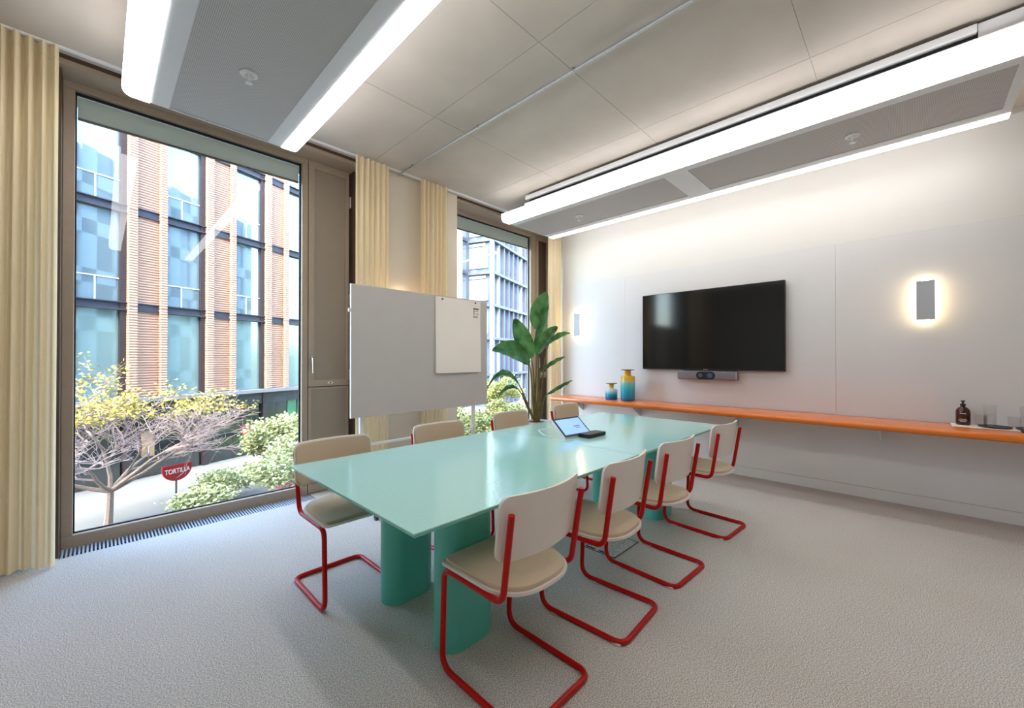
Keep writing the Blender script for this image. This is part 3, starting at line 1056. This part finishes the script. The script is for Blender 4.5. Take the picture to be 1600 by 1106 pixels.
# ------------------------------------------------------------------ potted plant
PXY = Vector((4.15, 3.6, 0))
RV = Vector((math.sin(YAW), -math.cos(YAW), 0))
FV = Vector((math.cos(YAW), math.sin(YAW), 0))
pl = thing('potted_plant', 'tall paddle-leaved plant in a white planter by the window', 'plant', PXY)
MB().lathe([(.125, 0), (.13, .01), (.165, .58), (.168, .59), (.155, .59), (.15, .56), (.01, .56)], 28).obj('planter', 'pot', pl, True)
MB().lathe([(.01, .555), (.14, .555), (.13, .572), (.01, .58)], 20).obj('soil', 'soil', pl, True)


def L3(a, z, d=0):
    q = RV * a + FV * d
    return Vector((q.x, q.y, z))


def leaf(stem_pts, base, tip, width, side, fold=.35, arch=.0, d=(0, 0)):
    """base/tip = (lateral, height); side = rough direction the blade spreads to"""
    st = MB().tube([L3(*q) for q in stem_pts] + [L3(base[0], base[1], d[0])],
                   [.017 - .011 * k_ / len(stem_pts) for k_ in range(len(stem_pts) + 1)], 7)
    so = st.obj('stem', 'stem', pl, True)
    b, t = L3(base[0], base[1], d[0]), L3(tip[0], tip[1], d[1])
    ax = t - b
    sd = (side - ax * side.dot(ax) / ax.length_squared).normalized()
    nr = ax.cross(sd).normalized()

    def P(u, v):
        w = width * (math.sin(PI * min(v * .94 + .03, 1)) ** .62) * (1 - .25 * v)
        s = (u - .5) * 2
        c = b + ax * v + Vector((0, 0, 1)) * arch * 4 * v * (1 - v)
        return c + sd * (s * w) + nr * (abs(s) * w * fold) + nr * (.006 * math.sin(22 * v + 3 * s) * abs(s))
    MB().grid(P, 8, 14).obj('leaf_blade', 'leaf_plant', so, True)


RVv, FVv, UP = RV, FV, Vector((0, 0, 1))
leaf([(0, .57), (.02, .95, .02), (.03, 1.45, .03)], (.0, 1.83), (.13, 2.33), .17, RV * .8 + FV * .5, .30, 0, (.03, .0))
leaf([(-.01, .57), (-.03, 1.0), (-.05, 1.3)], (-.075, 1.44), (-.30, 1.96), .135, RV + UP * .3, .25, 0, (-.05, -.12))
leaf([(-.02, .57), (-.06, 1.0), (-.08, 1.25)], (-.10, 1.36), (-.60, 1.55), .16, UP * .7 - FV * .5, .3, .09, (-.04, -.1))
leaf([(.01, .57), (.02, 1.0), (.02, 1.3)], (.01, 1.49), (.29, 1.87), .115, RV * .6 - UP * .2 + FV * .5, .35, .03, (.0, .06))
leaf([(.02, .57), (.07, 1.1), (.12, 1.5)], (.17, 1.64), (.47, 1.785), .05, UP + FV * .6, .6, .03, (.06, .12))
leaf([(.02, .57), (.03, .95), (.03, 1.15)], (.05, 1.27), (.38, 1.46), .065, UP * .6 - FV * .8, .5, .04, (-.02, .02))
leaf([(.02, .57), (.07, .75), (.10, .88)], (.13, .95), (.48, 1.14), .07, UP * .5 - FV * .8, .45, .03, (-.02, .0))
leaf([(.02, .57), (.06, .72), (.09, .85)], (.125, .94), (.33, 1.03), .045, UP * .4 - FV * .8, .4, .02, (.03, .06))
leaf([(-.02, .57), (-.12, .80), (-.20, 1.0)], (-.25, 1.10), (-.67, 1.03), .085, UP * .6 - FV * .8, .45, .15, (-.04, -.12))
leaf([(-.02, .57), (-.13, .78), (-.20, .95)], (-.25, 1.02), (-.53, .89), .07, UP * .5 - FV * .8, .45, .07, (-.06, -.14))
leaf([(.0, .57), (-.02, .9), (-.01, 1.2)], (.0, 1.5), (.16, 2.1), .10, RV + FV * .8, .3, 0, (.08, .16))

# dark base plate at the edge of the view, by the curtain
bp2 = thing('black_base_plate', 'black round base plate on the carpet beside the left curtain', 'stand', (-.62, 3.86, 0))
MB().lathe([(.17, 0), (.175, .004), (.172, .012), (.03, .018), (.016, .03)], 32).obj('disc', 'black', bp2, True)
MB().tube([(0, 0, .02), (0, 0, 1.2)], .013, 10).obj('pole', 'black', bp2, True)

# ================================================================== OUTDOORS
GZ = -3.6
gr = struct(MB().box(-60, 90, 5.3, 90, GZ - .2, GZ).obj('ground_paving', 'pave'))
struct(MB().box(7.5, 26, 9, 25.5, GZ, GZ + .12).obj('ground_lawn', 'lawn'))
tag(MB().box(-2.2, 4.2, 0, .28, 0, .42).obj('granite_planter', 'kerb', None, loc=(7.6, 19.2, GZ)), 'low granite planter wall on the paving outside', 'wall').rotation_euler = (0, 0, R(30))
tag(MB().box(-9, 6, 0, .16, 0, .10).obj('kerb_stone', 'kerb', None, loc=(2.2, 15.2, GZ)), 'low granite kerb stone along the paving outside', 'kerb').rotation_euler = (0, 0, R(24))

TH = R(21.4)
bA = thing('terracotta_office_building', 'office building with ribbed terracotta piers, dark steel beams and tall windows', 'building', (-.60, 22.04, 0), TH)
floors = [-.16, 3.56, 7.50, 11.18, 14.9]
PER = 2.93
# shared meshes per storey height (local: x along the facade, y into the building)
for fi in range(len(floors) - 1):
    z0, z1 = floors[fi], floors[fi + 1]
    h = z1 - z0
    fin1 = MB().box(0, .27, -.16, .4, 0, h).mesh('fin', 'terracotta')
    fin2 = MB().box(0, .22, -.16, .4, 0, h).mesh('fin', 'terracotta')
    pan = MB().box(0, .80, .06, .4, 0, h).mesh('terracotta_panel', 'terracotta')
    gls = MB().box(0, 1.42, .18, .22, 0, h).mesh('window_pane', 'fac_pane_b' if fi == 0 else 'fac_pane')
    mul = MB().box(0, .21, .05, .4, 0, h).mesh('mullion', 'mull')
    ib = MB().box(0, 1.63, -.02, .2, -.17, -.13).box(0, 1.63, -.02, .2, .13, .17).box(0, 1.63, .08, .12, -.13, .13).mesh('steel_beam', 'steel_dark')
    ibs = MB().box(0, .80, -.02, .06, -.17, -.13).box(0, .80, -.02, .06, .13, .17).box(0, .80, .03, .06, -.13, .13).mesh('steel_beam', 'steel_dark')
    bar = MB().box(0, 1.42, .15, .18, -.02, .02).box(.68, .72, .15, .18, -1.0, 0).mesh('guard_rail', 'white_metal')
    for kk in range(-2, 8):
        s0 = 1.48 + PER * kk
        inst(fin1, 'fin', bA, (s0, 0, z0))
        inst(pan, 'terracotta_panel', bA, (s0 + .28, 0, z0))
        inst(fin2, 'fin', bA, (s0 + 1.09, 0, z0))
        inst(gls, 'window_pane', bA, (s0 + 1.31, 0, z0))
        inst(mul, 'mullion', bA, (s0 + 2.73, 0, z0))
        if fi:
            inst(ib, 'steel_beam', bA, (s0 + 1.31, 0, z0))
            inst(ibs, 'steel_beam', bA, (s0 + .28, 0, z0))
            inst(bar, 'guard_rail', bA, (s0 + 1.31, 0, z0 + 1.1))
MB().box(-4.6, 25.2, -.35, .5, -.34, -.17).obj('stone_ledge', 'ledge', bA)
MB().box(-4.6, 25.2, .45, 10, GZ, 15.2).obj('core_wall', 'mull', bA)
shop = MB().box(0, 2.6, .3, .35, 0, 3.2).mesh('shop_window', 'fac_dark')
post = MB().box(0, .22, .12, .4, 0, 3.3).mesh('shop_post', 'mull')
for kk in range(-2, 8):
    inst(shop, 'shop_window', bA, (1.75 + PER * kk, 0, GZ))
    inst(post, 'shop_post', bA, (1.48 + PER * kk, 0, GZ))
MB().box(-4.6, 25.2, .18, .34, -.95, -.36).obj('shop_fascia', 'steel_dark', bA)
for s0_, w_, z_, h_, m_ in ((8.9, .55, -2.2, 1.4, 'poster_green'), (9.55, .5, -2.2, 1.4, 'poster_green'), (4.2, .5, -2.6, .9, 'poster_tan'), (2.1, .45, -2.7, 1.0, 'poster_tan'), (6.3, .5, -2.5, .5, 'sign_red')):
    MB().box(s0_, s0_ + w_, .26, .295, z_, z_ + h_).obj('shop_poster', m_, bA)
# round-bottomed red sign with its lettering
sg = thing('shop_sign', 'red half-round shop sign with white lettering by the pavement', 'sign', (1.92, 18.3, -2.40), R(20))
hp = [(.44 * math.cos(R(180 + 180 * q / 20)), .42 * math.sin(R(180 + 180 * q / 20))) for q in range(21)]
MB().prism([(.44, .14), (-.44, .14)] + hp, -.03, .03, 'y').obj('sign_board', 'sign_red', sg)
MB().tube([(0, .05, -1.2), (0, .05, .1)], .03, 8).obj('sign_post', 'mull', sg, True)
fc = bpy.data.curves.new('lettering', 'FONT')
fc.body = 'TORTILLA'
fc.size = .23
fc.align_x = 'CENTER'
fc.align_y = 'CENTER'
fc.extrude = .006
fo = bpy.data.objects.new('lettering_curve', fc)
COL.objects.link(fo)
bpy.context.view_layer.update()
me = bpy.data.meshes.new_from_object(fo.evaluated_get(bpy.context.evaluated_depsgraph_get()))
bpy.data.objects.remove(fo)
me.materials.clear()
me.materials.append(M['sign_text'])
lt = bpy.data.objects.new('lettering', me)
COL.objects.link(lt)
lt.parent = sg
lt.location = (0, -.038, -.08)
lt.rotation_euler = (R(90), 0, 0)
lt.scale = (.72, 1, 1)

# far glass block beyond it
bB = thing('glass_office_block', 'far office block with white blinds, slim columns and blue curtain wall', 'building', (-.60, 22.04, 0), TH)
MB().box(25.3, 30.3, .6, 10, GZ, 24).obj('terracotta_wing', 'mull', bB)
for s0, w_, m_ in ((25.4, .5, 'terracotta'), (26.3, .25, 'mull'), (26.95, .55, 'terracotta'), (27.62, .6, 'terracotta'), (28.3, 1.2, 'far_glass'), (29.5, .8, 'far_steel')):
    MB().box(s0, s0 + w_, .2 if m_ != 'terracotta' else -.1, .6, GZ, 24).obj('wing_strip', m_, bB)
fz = [-.2, 3.55, 6.97, 10.36, 13.76, 17.2, 20.6]
for z in fz:
    MB().box(26.2, 29.5, 0, .3, z - .16, z + .16).obj('floor_beam', 'steel_dark', bB)
MB().box(30.3, 75, -2.3, 12, GZ, 24).obj('core', 'far_glass', bB)
for i, z in enumerate(fz):
    MB().box(30.0, 75, -2.75, 12.2, z - .13, z + .13).obj('floor_edge', 'far_steel', bB)
    if i < len(fz) - 1 and i > 0:
        # the gable towards the garden: white blinds in dark frames
        MB().box(30.18, 30.26, -2.0, .6, z + .55, z + 2.75).obj('blind_panel', 'far_white', bB)
        MB().box(30.16, 30.26, -1.7, .5, z + 2.85, fz[i + 1] - .25).obj('transom_panel', 'far_white', bB)
for k_ in range(34):
    s0 = 30.35 + k_ * 1.3
    MB().box(s0, s0 + .16, -2.62, -2.30, GZ, 24).obj('column', 'far_white' if k_ % 5 == 1 else 'far_steel', bB)
MB().box(30.0, 30.3, -2.7, -2.3, GZ, 24).obj('column', 'far_white', bB)

# the outer face of our own block, which the windows opposite mirror
ow = struct(MB().box(-30, -.45, 4.62, 4.85, GZ, 18).obj('wall_outside', 'own_dark'))
MB().box(5.75, 34, 4.62, 4.85, GZ, 18).obj('glazing', 'own_dark', ow)
MB().box(-.45, 5.75, 4.62, 4.85, 3.9, 18).obj('glazing', 'own_dark', ow)
MB().box(-.45, 5.75, 4.62, 4.85, GZ, -.4).obj('glazing', 'own_dark', ow)
for z in (-3.6, .0 - .9, 3.62, 7.4, 11.2, 15.0):
    for a, b in (((-30, -.5), (5.8, 34)) if z < 3.6 and z > -3 else ((-30, 34),)):
        MB().box(a, b, 4.85, 5.15, z, z + 1.1).obj('spandrel', 'own_pale', ow)
pil = MB().box(0, 1.1, 4.85, 5.15, 0, 21.6).mesh('pilaster', 'own_pale')
pilu = MB().box(0, 1.1, 4.85, 5.15, 0, 14.3).mesh('pilaster', 'own_pale')
for k_ in range(25):
    x = -29.5 + k_ * 2.6
    if -1.6 < x < 5.75:
        inst(pilu, 'pilaster', ow, (x, 0, 3.7))
    else:
        inst(pil, 'pilaster', ow, (x, 0, GZ))
MB().box(XL - .3, XW + .3, YB - .3, 4.6, ZC + .3, 18).obj('block_above', 'own_pale', ow)


# ------------------------------------------------------------------ trees and shrubs
def tree(name, label, loc, h, spread, seed, twig_levels, leaf_m, leaf_n, leaf_s, trunk_r=.09, forks=None, group='trees and shrubs outside', bare=.5, leaf_zone=None, flat=.6, kids_n=4):
    rr = random.Random(seed)
    t = thing(name, label, 'tree', loc, 0, group)
    wood, twig = MB(), MB()
    tips = []

    def grow(p, d, length, r, lvl):
        n = 4 if lvl < 2 else 3
        pts, q, dd = [p.copy()], p.copy(), d.copy()
        for k_ in range(n):
            dd = (dd + Vector((rr.uniform(-1, 1), rr.uniform(-1, 1), rr.uniform(-.6, .7))) * .22).normalized()
            q = q + dd * (length / n)
            pts.append(q.copy())
        rad = [r * (1 - .55 * k_ / n) for k_ in range(n + 1)]
        (wood if lvl < 2 else twig).tube(pts, rad, 7 if lvl < 2 else 3, cap=lvl < 2)
        if lvl >= twig_levels:
            tips.append((q, dd))
            tips.append((pts[len(pts) // 2], dd))
            return
        kids = 3 if lvl < 2 else kids_n
        for k_ in range(kids):
            a = rr.uniform(0, 2 * PI)
            out_ = Vector((math.cos(a), math.sin(a), rr.uniform(-.25, flat)))
            nd = (dd * .75 + out_ * .8).normalized()
            j = n if k_ == 0 else rr.randint(max(1, n - 2), n)
            grow(pts[j], nd, length * rr.uniform(.55, .8), max(r * .55, .0085), lvl + 1)
    top = Vector((.05, .0, h * .28))
    wood.tube([Vector((0, 0, 0)), Vector((.03, 0, h * .14)), top], [trunk_r, trunk_r * .85, trunk_r * .75], 8)
    for d in (forks or [Vector((1, .2, 1)), Vector((-.8, .3, 1)), Vector((.1, -.9, 1)), Vector((0, .8, 1.1))]):
        grow(top, Vector(d).normalized(), spread * .5, trunk_r * .62, 1)
    wood.obj('trunk', 'bark', t, True)
    if twig.v:
        twig.obj('twigs', 'twig', t)['kind'] = 'stuff'
    lv = MB()
    if leaf_zone:
        tips = [q for q in tips if leaf_zone(q[0])] or tips
    for k_ in range(leaf_n):
        q, d = rr.choice(tips)
        c = q + Vector((rr.gauss(0, .16), rr.gauss(0, .16), rr.gauss(0, .10)))
        a = Vector((rr.uniform(-1, 1), rr.uniform(-1, 1), rr.uniform(-.5, .5))).normalized() * leaf_s
        b = a.orthogonal().normalized() * leaf_s * .55
        b = Matrix.Rotation(rr.uniform(0, PI), 3, a) @ b
        o = len(lv.v)
        lv.v += [tuple(c - a), tuple(c - a * .2 + b), tuple(c + a), tuple(c - a * .2 - b)]
        lv.f.append((o, o + 1, o + 2, o + 3))
    me_ = bpy.data.meshes.new('leaves')
    me_.from_pydata(lv.v, [], lv.f)
    me_.materials.append(M[leaf_m])
    lo = inst(me_, 'leaves', t)
    lo['kind'] = 'stuff'
    return t


tree('autumn_tree', 'almost bare tree with yellow leaves outside the wide window', (.2, 17.2, GZ), 3.7, 3.5, 11, 5, 'leaf_y', 2600, .06, .11,
     [(1, -.25, .42), (-.15, .1, 1.1), (-.9, -.2, .45), (.3, .9, .5), (.55, -.3, .8), (-.5, -.7, .5)], leaf_zone=lambda q: q.z > 3.3 and (q.x + q.y * .3) < 3.2, flat=.42, kids_n=5)
tree('pale_shrub', 'pale leafy shrub outside the wide window beside the shop sign', (5.3, 18.3, GZ), 2.3, 2.1, 5, 4, 'leaf_p', 9000, .075, .05)
tree('pale_shrub', 'pale leafy shrub outside the wide window close to the ventilation panel', (3.9, 13.4, GZ), 2.0, 1.9, 6, 4, 'leaf_p', 9000, .065, .05)
tree('garden_shrub', 'green-yellow shrub behind the pinboard stand outside the second window', (11.0, 13.4, GZ), 2.5, 2.0, 8, 4, 'leaf_g', 9000, .07, .05)
tree('garden_shrub', 'green-yellow shrub outside the second window behind the potted plant', (15.4, 15.6, GZ), 2.3, 2.0, 9, 4, 'leaf_g', 9000, .07, .05)
tree('garden_shrub', 'tall green-yellow shrub in front of the far glass office block', (20.5, 22.0, GZ), 2.8, 2.6, 10, 4, 'leaf_g', 9000, .08, .06)
tree('low_shrub', 'low pale shrub outside at the foot of the autumn tree', (2.2, 15.0, GZ), .7, 1.0, 33, 3, 'leaf_p', 3500, .06, .03)
tree('low_shrub', 'low pale shrub outside in front of the round shop sign', (3.0, 17.0, GZ), .7, 1.0, 34, 3, 'leaf_p', 3500, .06, .03)
tree('low_shrub', 'low green shrub outside on the lawn', (8.8, 16.4, GZ), 1.2, 1.5, 35, 3, 'leaf_g', 4500, .07, .03)
tree('flower_bush', 'pink flowering ground plant outside below the wide window', (4.7, 16.2, GZ), .7, .5, 20, 3, 'flower', 300, .05, .03, group='flower bushes outside')
